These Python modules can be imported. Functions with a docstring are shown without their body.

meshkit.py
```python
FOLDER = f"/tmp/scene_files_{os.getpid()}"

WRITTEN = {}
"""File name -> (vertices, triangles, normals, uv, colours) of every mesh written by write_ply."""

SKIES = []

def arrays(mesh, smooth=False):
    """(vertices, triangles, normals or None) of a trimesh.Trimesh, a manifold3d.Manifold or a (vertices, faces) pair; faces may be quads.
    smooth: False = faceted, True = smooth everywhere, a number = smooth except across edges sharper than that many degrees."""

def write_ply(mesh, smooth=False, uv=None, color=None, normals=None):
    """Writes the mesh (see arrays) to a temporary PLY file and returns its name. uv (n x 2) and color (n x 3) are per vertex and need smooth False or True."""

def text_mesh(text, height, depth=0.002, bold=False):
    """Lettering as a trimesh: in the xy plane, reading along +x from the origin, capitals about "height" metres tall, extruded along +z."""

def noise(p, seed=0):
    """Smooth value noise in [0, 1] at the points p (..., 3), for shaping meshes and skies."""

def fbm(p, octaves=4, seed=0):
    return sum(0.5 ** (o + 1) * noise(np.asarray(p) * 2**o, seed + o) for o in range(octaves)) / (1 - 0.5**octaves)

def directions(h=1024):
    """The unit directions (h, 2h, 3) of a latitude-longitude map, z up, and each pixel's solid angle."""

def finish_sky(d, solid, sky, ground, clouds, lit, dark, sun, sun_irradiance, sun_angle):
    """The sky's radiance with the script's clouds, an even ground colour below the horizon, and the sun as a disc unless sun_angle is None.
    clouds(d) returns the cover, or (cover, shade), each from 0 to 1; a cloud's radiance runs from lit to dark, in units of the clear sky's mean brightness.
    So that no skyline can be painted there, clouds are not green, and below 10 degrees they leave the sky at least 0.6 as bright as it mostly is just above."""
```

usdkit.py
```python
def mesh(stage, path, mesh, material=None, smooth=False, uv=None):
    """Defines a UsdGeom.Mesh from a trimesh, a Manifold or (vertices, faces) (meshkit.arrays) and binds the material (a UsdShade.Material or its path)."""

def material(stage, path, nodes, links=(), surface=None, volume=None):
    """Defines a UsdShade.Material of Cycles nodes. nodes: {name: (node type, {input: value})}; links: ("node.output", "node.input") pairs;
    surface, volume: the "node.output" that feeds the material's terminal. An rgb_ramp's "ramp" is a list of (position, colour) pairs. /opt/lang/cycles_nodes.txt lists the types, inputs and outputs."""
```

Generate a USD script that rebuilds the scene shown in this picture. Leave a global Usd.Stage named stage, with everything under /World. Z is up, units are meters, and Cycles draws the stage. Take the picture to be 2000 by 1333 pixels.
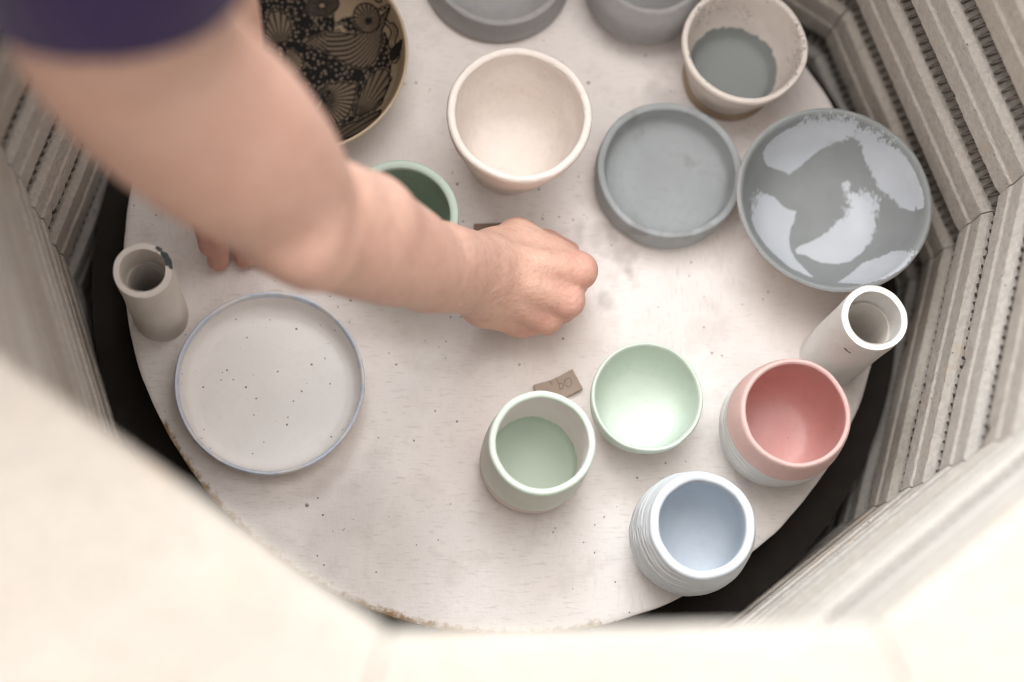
import math, random
import numpy as np, trimesh, usdkit, meshkit
from scipy.spatial import cKDTree
from shapely.geometry import Polygon, Point
from shapely import contains_xy, distance, points as sh_points
from pxr import Usd, UsdGeom, UsdLux, UsdShade, Gf, Sdf, Vt

stage = Usd.Stage.CreateInMemory()
UsdGeom.SetStageUpAxis(stage, UsdGeom.Tokens.z)
UsdGeom.Xform.Define(stage, '/World')
UsdGeom.Scope.Define(stage, '/World/Looks')
rng = np.random.default_rng(7)
random.seed(7)

# ------------------------------------------------------------------ camera
CAM = np.array([-0.0900, -0.3665, 1.0603])
ROT = np.array([[0.995189, -0.050535, -0.08394], [0.025935, 0.962033, -0.271699], [0.094484, 0.268215, 0.958715]])
cam = UsdGeom.Camera.Define(stage, '/World/camera')
M = np.eye(4); M[:3, :3] = ROT.T; M[3, :3] = CAM
cam.AddTransformOp().Set(Gf.Matrix4d(*M.ravel().tolist()))
cam.CreateHorizontalApertureAttr(36.0)
cam.CreateVerticalApertureAttr(24.0)
cam.CreateFocalLengthAttr(3129.34 / 2000 * 36)
cam.CreateFStopAttr(2.3)
cam.CreateFocusDistanceAttr(1.05)
cam.CreateClippingRangeAttr(Gf.Vec2f(0.02, 100))
cam.CreateExposureAttr(0.0)

# ------------------------------------------------------------------ light: the studio window and the white ceiling's glow
def rect_light(name, center, target, w, h, intensity, color):
    l = UsdLux.RectLight.Define(stage, '/World/' + name)
    c, t = np.array(center, float), np.array(target, float)
    z = (c - t) / np.linalg.norm(c - t)
    xax = np.cross([0, 0, 1.0] if abs(z[2]) < .95 else [0, 1.0, 0], z); xax /= np.linalg.norm(xax)
    yax = np.cross(z, xax)
    m = np.eye(4); m[0, :3], m[1, :3], m[2, :3], m[3, :3] = xax, yax, z, c
    l.AddTransformOp().Set(Gf.Matrix4d(*m.ravel().tolist()))
    l.CreateWidthAttr(w); l.CreateHeightAttr(h)
    l.CreateIntensityAttr(intensity); l.CreateColorAttr(Gf.Vec3f(*color))
    return l
rect_light('window_light', (-0.42, 1.75, 1.70), (0.1, -0.1, 0.15), 1.5, 1.5, 9.6, (0.82, 0.93, 1.0))
rect_light('skylight', (-0.20, 0.75, 2.45), (0.0, -0.03, 0.1), 1.8, 1.8, 4.5, (1.0, 0.98, 0.97))
rect_light('ceiling_light', (-0.1, -0.4, 2.7), (-0.1, -0.4, 0), 6.0, 6.0, 1.92, (1.0, 0.965, 0.935))

# ------------------------------------------------------------------ helpers
def numbered(name, parent='/World'):
    k, p = 0, f'{parent}/{name}'
    while stage.GetPrimAtPath(p).IsValid():
        k += 1; p = f'{parent}/{name}_{k:03d}'
    return p
def tag(prim, label=None, cat=None, group=None, kind=None):
    for k, v in (('label', label), ('category', cat), ('group', group), ('kind', kind)):
        if v: prim.SetCustomDataByKey(k, v)
    return prim
def thing(name, label, cat, loc=(0, 0, 0), group=None):
    x = UsdGeom.Xform.Define(stage, numbered(name)); x.AddTranslateOp().Set(Gf.Vec3d(*map(float, loc)))
    return tag(x.GetPrim(), label, cat, group)
def obj(name, mesh, mat, parent=None, smooth=False, label=None, kind=None, attrs=None):
    path = numbered(name, str(parent.GetPath()) if parent is not None else '/World')
    m = usdkit.mesh(stage, path, mesh, mat, smooth=smooth)
    for k, v in (attrs or {}).items():
        v = np.asarray(v, np.float32)
        if v.ndim == 1:
            v = np.repeat(v[:, None], 3, 1)
        UsdGeom.PrimvarsAPI(m).CreatePrimvar(k, Sdf.ValueTypeNames.Color3fArray, 'vertex').Set(Vt.Vec3fArray.FromNumpy(v))
    return tag(m.GetPrim(), label, None, None, kind)

class Mat:
    """Collects Cycles nodes; an input given as 'node.output' is a link."""
    def __init__(s): s.n, s.l = {}, []
    def add(s, name, kind, **kw):
        vals = {}
        for k, v in kw.items():
            if isinstance(v, str) and '.' in v: s.l.append((v, f'{name}.{k}'))
            else: vals[k] = v
        s.n[name] = (kind, vals); return name
    def mix(s, name, fac, a, b, t='mix'):
        return s.add(name, 'mix', mix_type=t, fac=fac, color1=a, color2=b) and name + '.color'
    def math(s, name, op, a, b=0.0, c=0.0, clamp=False):
        s.add(name, 'math', math_type=op, value1=a, value2=b, value3=c, use_clamp=clamp); return name + '.value'
    def rng(s, name, v, a, b, c=0.0, d=1.0, kind='linear'):
        s.add(name, 'map_range', range_type=kind, value=v, from_min=a, from_max=b, to_min=c, to_max=d, clamp=True); return name + '.result'
    def noise(s, name, vec, scale, detail=3.0, rough=.5, dist=0.0):
        s.add(name, 'noise_texture', vector=vec, scale=scale, detail=detail, roughness=rough, distortion=dist); return name + '.fac'
    def build(s, path, color, rough=.8, bumps=(), spec=.3, sss=0.0, **kw):
        normal = None
        for i, (h, st, dist) in enumerate(bumps):
            a = dict(height=h, strength=st, distance=dist)
            if normal: a['normal'] = normal
            s.add(f'bump{i}', 'bump', **a); normal = f'bump{i}.normal'
        a = dict(base_color=color, roughness=rough, specular_ior_level=spec, **kw)
        if normal: a['normal'] = normal
        if sss: a |= dict(subsurface_weight=sss)
        s.add('p', 'principled_bsdf', **a)
        return usdkit.material(stage, '/World/Looks/' + path, s.n, s.l, surface='p.BSDF')
    def pos(s):
        s.add('geo', 'geometry'); return 'geo.position'
    def z(s):
        s.add('sep', 'separate_xyz', vector=s.pos()); return 'sep.z'

def specks(m, col, pos, name, scale, size, density, speck):
    """Sparse dark dots: voronoi cells of which a few are kept."""
    m.add(name + 'v', 'voronoi_texture', vector=pos, scale=scale, feature='f1')
    m.add(name + 's', 'separate_color', color=name + 'v.color')
    k = m.math(name + 'k', 'less_than', name + 's.r', density)
    sz = m.math(name + 'z', 'multiply', name + 's.g', size)
    d = m.math(name + 'd', 'less_than', name + 'v.distance', sz)
    f = m.math(name + 'f', 'multiply', k, d)
    return m.mix(name + 'm', f, col, speck)

def C(*c): return tuple(c)
def sc(c, k): return tuple(min(1, v * k) for v in c)

def ceramic(path, c, rough=.75, var=.06, spk=None, grain=.25, streak=0.0, c2=None, split=None, spec=.3, blot=None):
    """Glaze powder, slip or bisque. split=(z, amplitude, noise scale): below that height c2 shows, with a ragged edge."""
    m = Mat(); p = m.pos()
    n = m.noise('n1', p, 28, 4)
    col = m.mix('c1', m.rng('r1', n, .3, .7), sc(c, 1 - var), sc(c, 1 + var))
    col = m.mix('c1b', m.rng('r1b', m.noise('n1b', p, 210, 4, .65), .48, .72), col, sc(c, 1 - var * 1.3))
    if blot:
        b = m.noise('nb', p, blot[1], 3, .55, .4)
        col = m.mix('cb', m.rng('rb', b, blot[2], blot[2] + .12), col, blot[0])
    if c2:
        z = m.z()
        n2 = m.noise('n2', p, split[2], 4, .6)
        zz = m.math('zz', 'multiply_add', m.math('ns', 'subtract', n2, .5), split[1] * 2, z)
        col = m.mix('c2', m.rng('rz', zz, split[0] - .0006, split[0] + .0006), c2, col)
    if spk: col = specks(m, col, p, 'k', *spk)
    bumps = [(m.noise('nf', p, 900, 3), grain, .0006), (m.noise('nm', p, 120, 3), grain * .6, .0012)]
    if streak:
        m.add('mp', 'mapping', vector=p, scale=(14, 14, 420))
        bumps.append((m.noise('nst', 'mp.vector', 1.0, 2), streak, .0015))
    return m.build(path, col, rough, bumps, spec)

def catmull(P, n=8):
    P = np.asarray(P, float)
    if len(P) < 3: return np.linspace(P[0], P[-1], n)
    Q = np.vstack([2 * P[0] - P[1], P, 2 * P[-1] - P[-2]]); out = []
    for i in range(1, len(Q) - 2):
        a, b, c, d = Q[i - 1:i + 3]
        for t in np.arange(n) / n:
            out.append(.5 * (2 * b + (c - a) * t + (2 * a - 5 * b + 4 * c - d) * t * t + (3 * b - a - 3 * c + d) * t ** 3))
    return np.vstack(out + [P[-1]])

def lathe(profile, seg=168, wob=.0006, seed=0, smooth=7, ex=1.0, fine=0.0, edge=None, tilt=0.0, ribs=None):
    P = catmull(profile, smooth) if smooth else np.asarray(profile, float)
    P[:, 0] = np.maximum(P[:, 0], 0)
    th = np.arange(seg) / seg * 2 * np.pi
    r, z = P[:, 0][:, None], P[:, 1][:, None]
    c, s = np.cos(th)[None], np.sin(th)[None]
    zz = z + 0 * c
    if edge:  # (z of the boundary, amplitude): the ragged lower line of a dipped glaze
        zb, amp = edge
        zz = zz + amp * np.exp(-((z - zb) / .006) ** 2) * (np.sin(2 * th + seed) + .5 * np.sin(5 * th + 2) + .3 * np.sin(11 * th))[None]
    q = np.stack([c * 2 + seed * 3.1 + 0 * z, s * 2 + 0 * z, zz * 40], -1)
    d = (meshkit.fbm(q, 2, seed) - .5) * 2 * wob
    if fine:
        d = d + (meshkit.fbm(np.stack([c * 12 + 0 * z, s * 12 + 0 * z, zz * 500], -1), 2, seed + 5) - .5) * 2 * fine
    rr = np.where(r > 1e-6, np.maximum(r + d * np.minimum(1, r / .012), 0), 0)
    if ribs:  # throwing ridges that run round the belly: (height of each, spacing, from, to)
        a_, sp, z0_, z1_ = ribs
        ph = 2 * np.pi * (zz / sp + .55 * (meshkit.fbm(np.stack([c * 1.5 + 9 + 0 * z, s * 1.5 + 0 * z, zz * 60], -1), 2, seed + 2) - .5) * 2 + .12 * np.arctan2(s, c))
        d = d + a_ * (np.sin(ph) * .7 + .3 * np.sin(2.3 * ph + 1)) * np.clip((zz - z0_) / .006, 0, 1) * np.clip((z1_ - zz) / .008, 0, 1)
        rr = np.where(r > 1e-6, np.maximum(r + d * np.minimum(1, r / .012), 0), 0)
    zz = zz + wob * .8 * np.sin(th * 2 + seed)[None] * np.clip(z / .02, 0, 1) * np.clip(r / .015, 0, 1) + tilt * rr * c
    V = np.stack([rr * c * ex, rr * s, zz], -1).reshape(-1, 3)
    n, k = P.shape[0], seg
    i, j = np.meshgrid(np.arange(n - 1), np.arange(k), indexing='ij')
    a, b = (i * k + j).ravel(), (i * k + (j + 1) % k).ravel()
    F = np.vstack([np.stack([a, b, b + k], 1), np.stack([a, b + k, a + k], 1)])
    area = np.linalg.norm(np.cross(V[F[:, 1]] - V[F[:, 0]], V[F[:, 2]] - V[F[:, 0]]), axis=1)
    return V, F[area > 1e-14]

# ------------------------------------------------------------------ kiln: ten panels of grooved firebrick with coiled elements
PHI, APO, PITCH, Z0, RIM, THICK = -0.5738, 0.2940, 0.07272, 0.1127, 0.4400, 0.135
T18 = math.tan(math.pi / 10)

def brick_mat(path, c, k):
    m = Mat(); p = m.pos()
    col = m.mix('c1', m.rng('r1', m.noise('n1', p, 9 + k, 5), .3, .7), sc(c, .93), sc(c, 1.06))
    col = m.mix('c2', m.rng('r2', m.noise('n2', p, 260, 4, .65), .40, .72), col, sc(c, .78))
    col = m.mix('c4', m.rng('r4', m.noise('n4', p, 22, 4, .6, .6), .62, .72), col, sc((c[0] * 1.02, c[1] * .93, c[2] * .84), .96))
    col = specks(m, col, p, 'k', 260, .22, .16, sc(c, .42))
    return m.build(path, col, .92, [(m.noise('nf', p, 600, 4, .6), .8, .0011), (m.noise('nm', p, 90, 4), .5, .0025)], .15)
brick_looks = [brick_mat('firebrick', (.575, .528, .478), 0), brick_mat('firebrick_pale', (.600, .556, .508), 3), brick_mat('firebrick_buff', (.552, .498, .440), 5)]
groove_look = None

def wall_brick(i, zl, top, seed):
    prof = [(THICK, zl + .0005), (.0016, zl + .0005), (.0004, zl + .0010), (.0, zl + .0022), (.0, zl + .0188), (.0004, zl + .0200), (.0013, zl + .0211), (.0016, zl + .0224), (.0016, zl + .0390), (.0022, zl + .0402), (.0056, zl + .0436), (.0068, zl + .0440), (.0110, zl + .0428), (.0190, zl + .0428), (.0228, zl + .0450), (.0240, zl + .0490), (.0250, zl + PITCH - .0004), (THICK, zl + PITCH - .0004)]
    if top:  # the uppermost course has no groove; it ends in the flat rim with a worn arris
        t = RIM
        prof = [(THICK, zl + .0005), (.0016, zl + .0005), (.0004, zl + .0010), (.0, zl + .0022), (.0, t - .010), (.0012, t - .0055), (.0040, t - .0020), (.0085, t - .0004), (.014, t), (.05, t), (.09, t), (THICK - .01, t), (THICK, t - .008)]
    P = np.array(prof); n = 84
    s = np.linspace(-1, 1, n)
    ang = PHI + (i + .5) * math.pi / 5
    er, et = np.array([math.cos(ang), math.sin(ang)]), np.array([-math.sin(ang), math.cos(ang)])
    d, z = P[:, 0][None], P[:, 1][None]
    q = np.stack([s[:, None] * 46 + seed * 7 + 0 * d, d * 150 + 0 * s[:, None], z * 150 + 0 * s[:, None]], -1)
    amp = np.where((P[:, 0] > .0020) & (P[:, 0] < .022) & (P[:, 1] > zl + .03) & (P[:, 1] < zl + .049), .0009, .00035)[None] * np.where(P[:, 0] > .03, .4, 1)[None]
    dd = d + (meshkit.fbm(q, 3, seed % 97) - .5) * 2 * amp
    zz = z + (meshkit.fbm(q + 31.7, 3, seed % 89) - .5) * 2 * amp
    chip = np.clip(meshkit.noise(np.stack([s * 9 + seed, 0 * s, 0 * s], -1), 3) - .84, 0, 1)[:, None] * .012
    dd = dd + chip * ((P[:, 0] < .002) & (P[:, 1] < zl + .004))[None]
    half = (APO + dd) * T18 - .0005
    V = ((APO + dd)[..., None] * er + (s[:, None] * half)[..., None] * et)
    V = np.concatenate([V, zz[..., None]], -1).reshape(-1, 3)
    m = len(P); F = []
    a = (np.arange(n - 1)[:, None] * m + np.arange(m)[None]); b = (np.arange(n - 1)[:, None] * m + (np.arange(m)[None] + 1) % m)
    F = np.vstack([np.stack([a.ravel(), b.ravel(), b.ravel() + m], 1), np.stack([a.ravel(), b.ravel() + m, a.ravel() + m], 1)])
    tri, idx = trimesh.creation.triangulate_polygon(Polygon(P), engine='earcut')
    _, remap = cKDTree(P).query(tri)
    cap = remap[idx]
    F = np.vstack([F, cap, cap[:, ::-1] + (n - 1) * m])
    t = trimesh.Trimesh(V, F, process=False); trimesh.repair.fix_normals(t)
    return t

kiln = thing('kiln', 'open ten-sided kiln of pale grooved firebrick with coiled heating elements', 'kiln', (0, 0, -0.35))
KB = np.array([0, 0, -0.35])
UPPER = np.array([0, .0075, 0])   # the upper ring of the stacked kiln sits a little off the lower one
def local(mesh, base):
    if isinstance(mesh, tuple): return mesh[0] - base, mesh[1]
    mesh = mesh.copy(); mesh.vertices = mesh.vertices - base; return mesh
for k in range(-4, 8):
    for i in range(10):
        sd = (k + 5) * 31 + i * 7
        obj('brick', local(wall_brick(i, Z0 - k * PITCH, k == -4, sd), KB + UPPER * (k < -2)), brick_looks[(sd * 5 + i) % 3], kiln, smooth=38)
m = Mat(); p = m.pos()
coil_look = m.build('element_wire', m.mix('c', m.noise('n', p, 60), (.16, .135, .12), (.26, .22, .195)), .6, [(m.noise('nb', p, 900), .3, .0005)], .4, metallic=.35)

def coil(zc, d, r, wire, seed):
    per = 30; pts = []
    for i in range(10):
        ang = PHI + (i + .5) * math.pi / 5
        er, et = np.array([math.cos(ang), math.sin(ang), 0]), np.array([-math.sin(ang), math.cos(ang), 0])
        L = (APO + d) * T18 * .985
        t = np.linspace(0, 1, per * 12, endpoint=False)
        sag = (meshkit.noise(np.stack([t * 7 + seed * 3 + i, 0 * t, 0 * t], -1), 2) - .5) * .003
        ph = 2 * np.pi * per * t + 1.6 * (meshkit.noise(np.stack([t * 9 + i * 11, 0 * t + seed, 0 * t], -1), 4) - .5)
        c = (APO + d + r * np.cos(ph))[:, None] * er + ((2 * t - 1) * L)[:, None] * et
        c[:, 2] = zc + sag + r * np.sin(ph)
        pts.append(c)
    P = np.vstack(pts); N = len(P); k = 5
    T = np.roll(P, -1, 0) - np.roll(P, 1, 0); T /= np.linalg.norm(T, axis=1)[:, None]
    up = np.cross(T, [0.05, .08, 1.0]); up /= np.linalg.norm(up, axis=1)[:, None] + 1e-9
    w = np.cross(T, up)
    a = np.arange(k) / k * 2 * np.pi
    V = (P[:, None] + wire * (np.cos(a)[None, :, None] * up[:, None] + np.sin(a)[None, :, None] * w[:, None])).reshape(-1, 3)
    i, j = np.meshgrid(np.arange(N), np.arange(k), indexing='ij')
    q = lambda i, j: (i % N) * k + j % k
    F = np.vstack([np.stack([q(i, j).ravel(), q(i + 1, j).ravel(), q(i + 1, j + 1).ravel()], 1), np.stack([q(i, j).ravel(), q(i + 1, j + 1).ravel(), q(i, j + 1).ravel()], 1)])
    return V, F
for k in range(-3, 4):
    obj('heating_element', local(coil(Z0 - k * PITCH + .0492, .0128, .0056, .00115, k + 5), KB + UPPER * (k < -2)), coil_look, kiln, smooth=True)
floor_ring = [(math.cos(PHI + i * math.pi / 5) * .45, math.sin(PHI + i * math.pi / 5) * .45) for i in range(10)]
fl = trimesh.creation.extrude_polygon(Polygon(floor_ring), .06, engine='earcut'); fl.apply_translation([0, 0, Z0 - 7 * PITCH - .061])
obj('floor_slab', local(fl, KB), brick_looks[2], kiln)

# ------------------------------------------------------------------ shelf
STAIN = np.array([[.070, .013, .011, .75], [.079, .004, .009, .8], [.084, -.008, .008, .7], [.048, .012, .009, .5], [.0685, -.034, .008, .6], [.106, .124, .010, .4], [.052, .000, .012, .25],
                  [.145, -.052, .016, .3], [.168, -.075, .02, .25], [-.045, -.058, .03, .35], [-.015, -.062, .02, .4], [-.10, -.19, .035, .4], [-.06, -.215, .04, .35], [.02, .105, .03, .25], [-.09, .07, .03, .3], [.055, .105, .02, .25]])
def shelf_mesh():
    R = .2665; rr = np.concatenate([np.linspace(0, .26, 120)[1:], [.2635, .2652, .2662, .2665]]); nt = 420
    th = np.arange(nt) / nt * 2 * np.pi
    edge = 1 + (meshkit.fbm(np.stack([np.cos(th) * 14, np.sin(th) * 14, 0 * th], -1), 4, 3) - .5) * .006
    V = [np.array([[0, 0, 0.]])]
    for r in rr:
        e = 1 + (edge - 1) * min(1, max(0, (r - .24) / .025))
        drop = -.0016 * max(0, (r - .2625) / .004) ** 2
        V.append(np.stack([r * e * np.cos(th), r * e * np.sin(th), drop + 0 * th], -1))
    for z in (-.010, -.018):
        V.append(np.stack([.2662 * edge * np.cos(th), .2662 * edge * np.sin(th), z + 0 * th], -1))
    V.append(np.array([[0, 0, -.018]])); V = np.vstack(V); F = []
    n = len(rr) + 2
    a = 1 + np.arange(nt); b = 1 + (np.arange(nt) + 1) % nt
    F.append(np.stack([0 * a, a, b], 1))
    for k in range(n - 1):
        o = k * nt; F += [np.stack([a + o, a + o + nt, b + o + nt], 1), np.stack([a + o, b + o + nt, b + o], 1)]
    o = (n - 1) * nt; F.append(np.stack([a + o, 0 * a + len(V) - 1, b + o], 1))
    F = np.vstack(F)
    st = np.zeros(len(V)); w = (meshkit.fbm(np.c_[V[:, :2] * 90, 0 * st], 3, 8) - .5)
    w2 = (meshkit.fbm(np.c_[V[:, :2] * 90 + 40, 0 * st], 3, 9) - .5)
    for x, y, r, a_ in STAIN:
        d = np.hypot(V[:, 0] - x + w * .02, V[:, 1] - y + w2 * .02) / r
        st = np.maximum(st, a_ * np.clip(1.25 - d, 0, 1) ** .7)
    rad = np.hypot(V[:, 0], V[:, 1]); angd = np.degrees(np.arctan2(V[:, 1], V[:, 0]))
    bare = np.clip((rad - .255) / .011, 0, 1)
    bare = bare * np.where((angd < -75) & (angd > -150), 1.0, .45)
    return (V, F), np.stack([st, bare, 0 * st], 1)
sm, sattr = shelf_mesh()
m = Mat(); p = m.pos()
wash = (.785, .738, .712)
col = m.mix('c0', m.rng('r0', m.noise('n0', p, 7, 5, .55, .6), .35, .68), sc(wash, 1.04), (.73, .670, .632))
col = m.mix('c1', m.rng('r1', m.noise('n1', p, 38, 5, .6), .52, .78), col, (.665, .61, .575))
m.add('mp', 'mapping', vector=p, rotation=(0, 0, .5), scale=(480, 90, 40))
st1 = m.noise('ns', 'mp.vector', 1.0, 3)
m.add('mp2', 'mapping', vector=p, rotation=(0, 0, -.75), scale=(110, 560, 40))
st2 = m.noise('ns2', 'mp2.vector', 1.0, 3)
patch = m.rng('rp', m.noise('np', p, 11, 3), .5, .66)
f1 = m.math('f1', 'multiply', m.rng('rs1', st1, .55, .75), patch)
f2 = m.math('f2', 'multiply', m.rng('rs2', st2, .55, .75), m.math('ip', 'subtract', 1.0, patch))
col = m.mix('c2', m.math('f1h', 'multiply', f1, .40), col, (.47, .42, .39))
col = m.mix('c3', m.math('f2h', 'multiply', f2, .40), col, (.48, .42, .385))
m.add('at', 'attribute', attribute='stain'); m.add('ats', 'separate_color', color='at.color')
col = m.mix('c4', m.math('sf', 'multiply', 'ats.r', .85), col, (.40, .365, .345))
# the bare tan body shows where the wash has rubbed off along the rim
ring = m.noise('nr', p, 160, 4, .65)
bf = m.rng('rb', m.math('bs', 'add', m.math('bm', 'multiply', 'ats.g', .55), m.math('rn', 'multiply', ring, .6)), .68, .84)
col = m.mix('c5', bf, col, (.36, .235, .125))
col = specks(m, col, p, 'k', 210, .20, .055, (.24, .20, .18))
col = specks(m, col, p, 'q', 75, .10, .05, (.20, .17, .16))
shelf_look = m.build('kiln_wash', col, .9, [(st1, .25, .0008), (st2, .2, .0008), (m.noise('nf', p, 500, 4), .35, .0008), (m.noise('nh', p, 60, 4), .3, .0015)], .15)
shelf = obj('kiln_shelf', sm, shelf_look, smooth=True, attrs={'stain': sattr})
tag(shelf, 'round kiln shelf under pinkish white wash, the pots standing on it', 'kiln shelf')

CRUMBS = [[.0085,-.0827,.95],[-.1305,-.1861,1.14],[.114,.129,.76],[.117,.1288,.38],[-.1094,-.0428,.95],[-.1235,-.0406,.57],[-.1668,.0061,.76],[-.0338,.0194,.76],[-.0391,.0471,.76],[-.0402,-.0512,.57],[-.0482,-.118,.57],[-.0235,.0021,.57],[.0338,-.1975,.76],[.0354,-.1947,.57],[-.0572,-.069,.57],[.127,-.012,.57],[.1274,-.01,.38],[.0514,.0295,.57],[.0536,.0266,.38],[.0222,.0247,.76],[.0339,.0269,.57],[.0222,.0278,.38],[-.0827,-.2287,.76],[-.0996,-.1944,.38],[-.106,-.2018,.38],[-.1218,-.2194,.57],[-.1171,-.2253,.57],[-.1053,-.2011,.38],[-.1127,-.2028,.38],[.0473,.0584,.57],[.0583,.065,.38],[.0441,.0252,.57],[-.1215,.1504,.57],[-.0796,.1212,.57],[-.0611,.1185,.57],[-.0618,.1164,.38],[.1374,-.0491,.57],[.15,-.0689,.57],[.1032,-.1842,.38],[.0769,-.1784,.38],[-.0355,-.1814,.57],[-.0427,-.0806,.38],[-.0813,-.079,.38],[-.1431,-.0347,.57],[-.1488,-.0276,.57],[-.1545,-.0205,.38],[-.1178,-.048,.57],[-.0332,-.0508,.57],[.1836,-.0202,.76],[.1798,-.0261,.57],[.165,-.0307,.38],[.1376,-.0265,.38],[.0683,-.1857,.57],[.1102,-.147,.57],[.1138,-.0541,.38],[-.2461,.0115,.57],[-.2479,.0039,.38],[.0546,-.2035,.38],[-.076,-.1917,.38],[.0201,.1627,.57],[-.0214,.1475,.57],[.0991,.0422,.57],[.0961,.047,.38]]
cr = []
for q, (x, y, s) in enumerate(CRUMBS):
    b = trimesh.creation.icosphere(1, s * .001)
    b.vertices *= 1 + (rng.random((len(b.vertices), 1)) - .5) * .7
    b.vertices *= [1.0, .8 + .4 * rng.random(), .45]
    b.apply_translation([x, y, s * .0002]); cr.append(b)
m = Mat(); p = m.pos()
crumb_look = m.build('crumb', m.mix('c', m.rng('r', m.noise('n', p, 45), .4, .6), (.14, .12, .11), (.44, .38, .33)), .9)
tag(obj('clay_crumbs', trimesh.util.concatenate(cr), crumb_look), 'grey brown clay crumbs and grit scattered over the shelf', 'crumbs', kind='stuff')

# a darker shelf stands one level lower; only its edge shows in the gap along the wall
m = Mat(); p = m.pos()
carbide = m.build('silicon_carbide', m.mix('c', m.noise('n', p, 70, 4), (.022, .018, .015), (.040, .033, .028)), .8, [(m.noise('nb', p, 500, 4), .4, .0008)], .2)
low = lathe([(0, 0), (.277, 0), (.2790, .0010), (.2800, .003), (.2800, .016), (.2790, .019), (.277, .020), (0, .020)], seg=200, wob=.0012, seed=30, smooth=2)
low = (low[0] - [0, 0, .070], low[1][:, ::-1])
tag(obj('lower_shelf', low, carbide, smooth=40), 'dark lower kiln shelf, seen only in the gap below the white shelf', 'lower shelf')

# ------------------------------------------------------------------ pots
GREY = (.345, .367, .375)
bisque = ceramic('bisque', (.77, .705, .655), .85, .05, (300, .16, .05, (.35, .28, .22)), .45)
bisque_pink = ceramic('bisque_pink', (.73, .645, .60), .85, .05, (240, .18, .06, (.32, .26, .22)), .35)
tan_clay = ceramic('tan_clay', (.36, .27, .19), .9, .08)
grey_glaze = ceramic('grey_glaze', GREY, .8, .06, None, .2, blot=((.285, .297, .300), 38, .55))
grey_warm = ceramic('grey_slip', (.355, .347, .345), .85, .07, None, .25)
pink_edge = ceramic('bare_pink_clay', (.52, .36, .28), .9, .06)

# cream planter: flared bowl on a narrow foot
t = thing('cream_planter', 'cream bisque planter flaring from a narrow foot, right of the patterned bowl', 'planter', (-.0034, .0665, 0))
obj('bowl', lathe([(.0262, .010), (.0285, .0135), (.0330, .024), (.0400, .046), (.0455, .066), (.0470, .074), (.0484, .0795), (.0482, .0838), (.0462, .0857), (.0436, .0848), (.0425, .0815), (.0412, .070), (.0385, .056), (.0340, .036), (.0270, .021), (.018, .0145), (.008, .0128), (0, .0125)], seed=1, wob=.0008, fine=.00025), bisque, t, True)
obj('foot', lathe([(0, .0005), (.021, .0004), (.0250, 0), (.0262, .0012), (.0264, .0050), (.0258, .0085), (.0262, .010)], seed=2), bisque, t, True)

# grey dishes
def dish(name, label, loc, R, Rb, h, th, mat, foot, seed, inner=None):
    t = thing(name, label, 'dish', loc)
    obj('body', lathe([(Rb - .001, .0012), (Rb + .0008, .004), ((R * 2 + Rb) / 3 + .0008, h * .45), (R + .0004, h * .8), (R, h - .0012), (R - th * .35, h), (R - th, h - .0012), (R - th - .0008, h * .8), (R - th - .003, h * .45), (R - th - .0075, .0085), (R - th - .014, .0062), (R * .5, .0056), (0, .0054)], seed=seed, wob=.0009), mat, t, True)
    obj('foot', lathe([(0, .0004), (Rb - .004, 0), (Rb - .0012, .0001), (Rb - .001, .0012)], seed=seed), foot, t, True)
    return t
dish('grey_dish', 'round flat grey dish with straight low wall, touching the brush-marked bowl', (.1083, .0566, 0), .0513, .0495, .0285, .0048, grey_glaze, grey_warm, 3)
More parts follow.
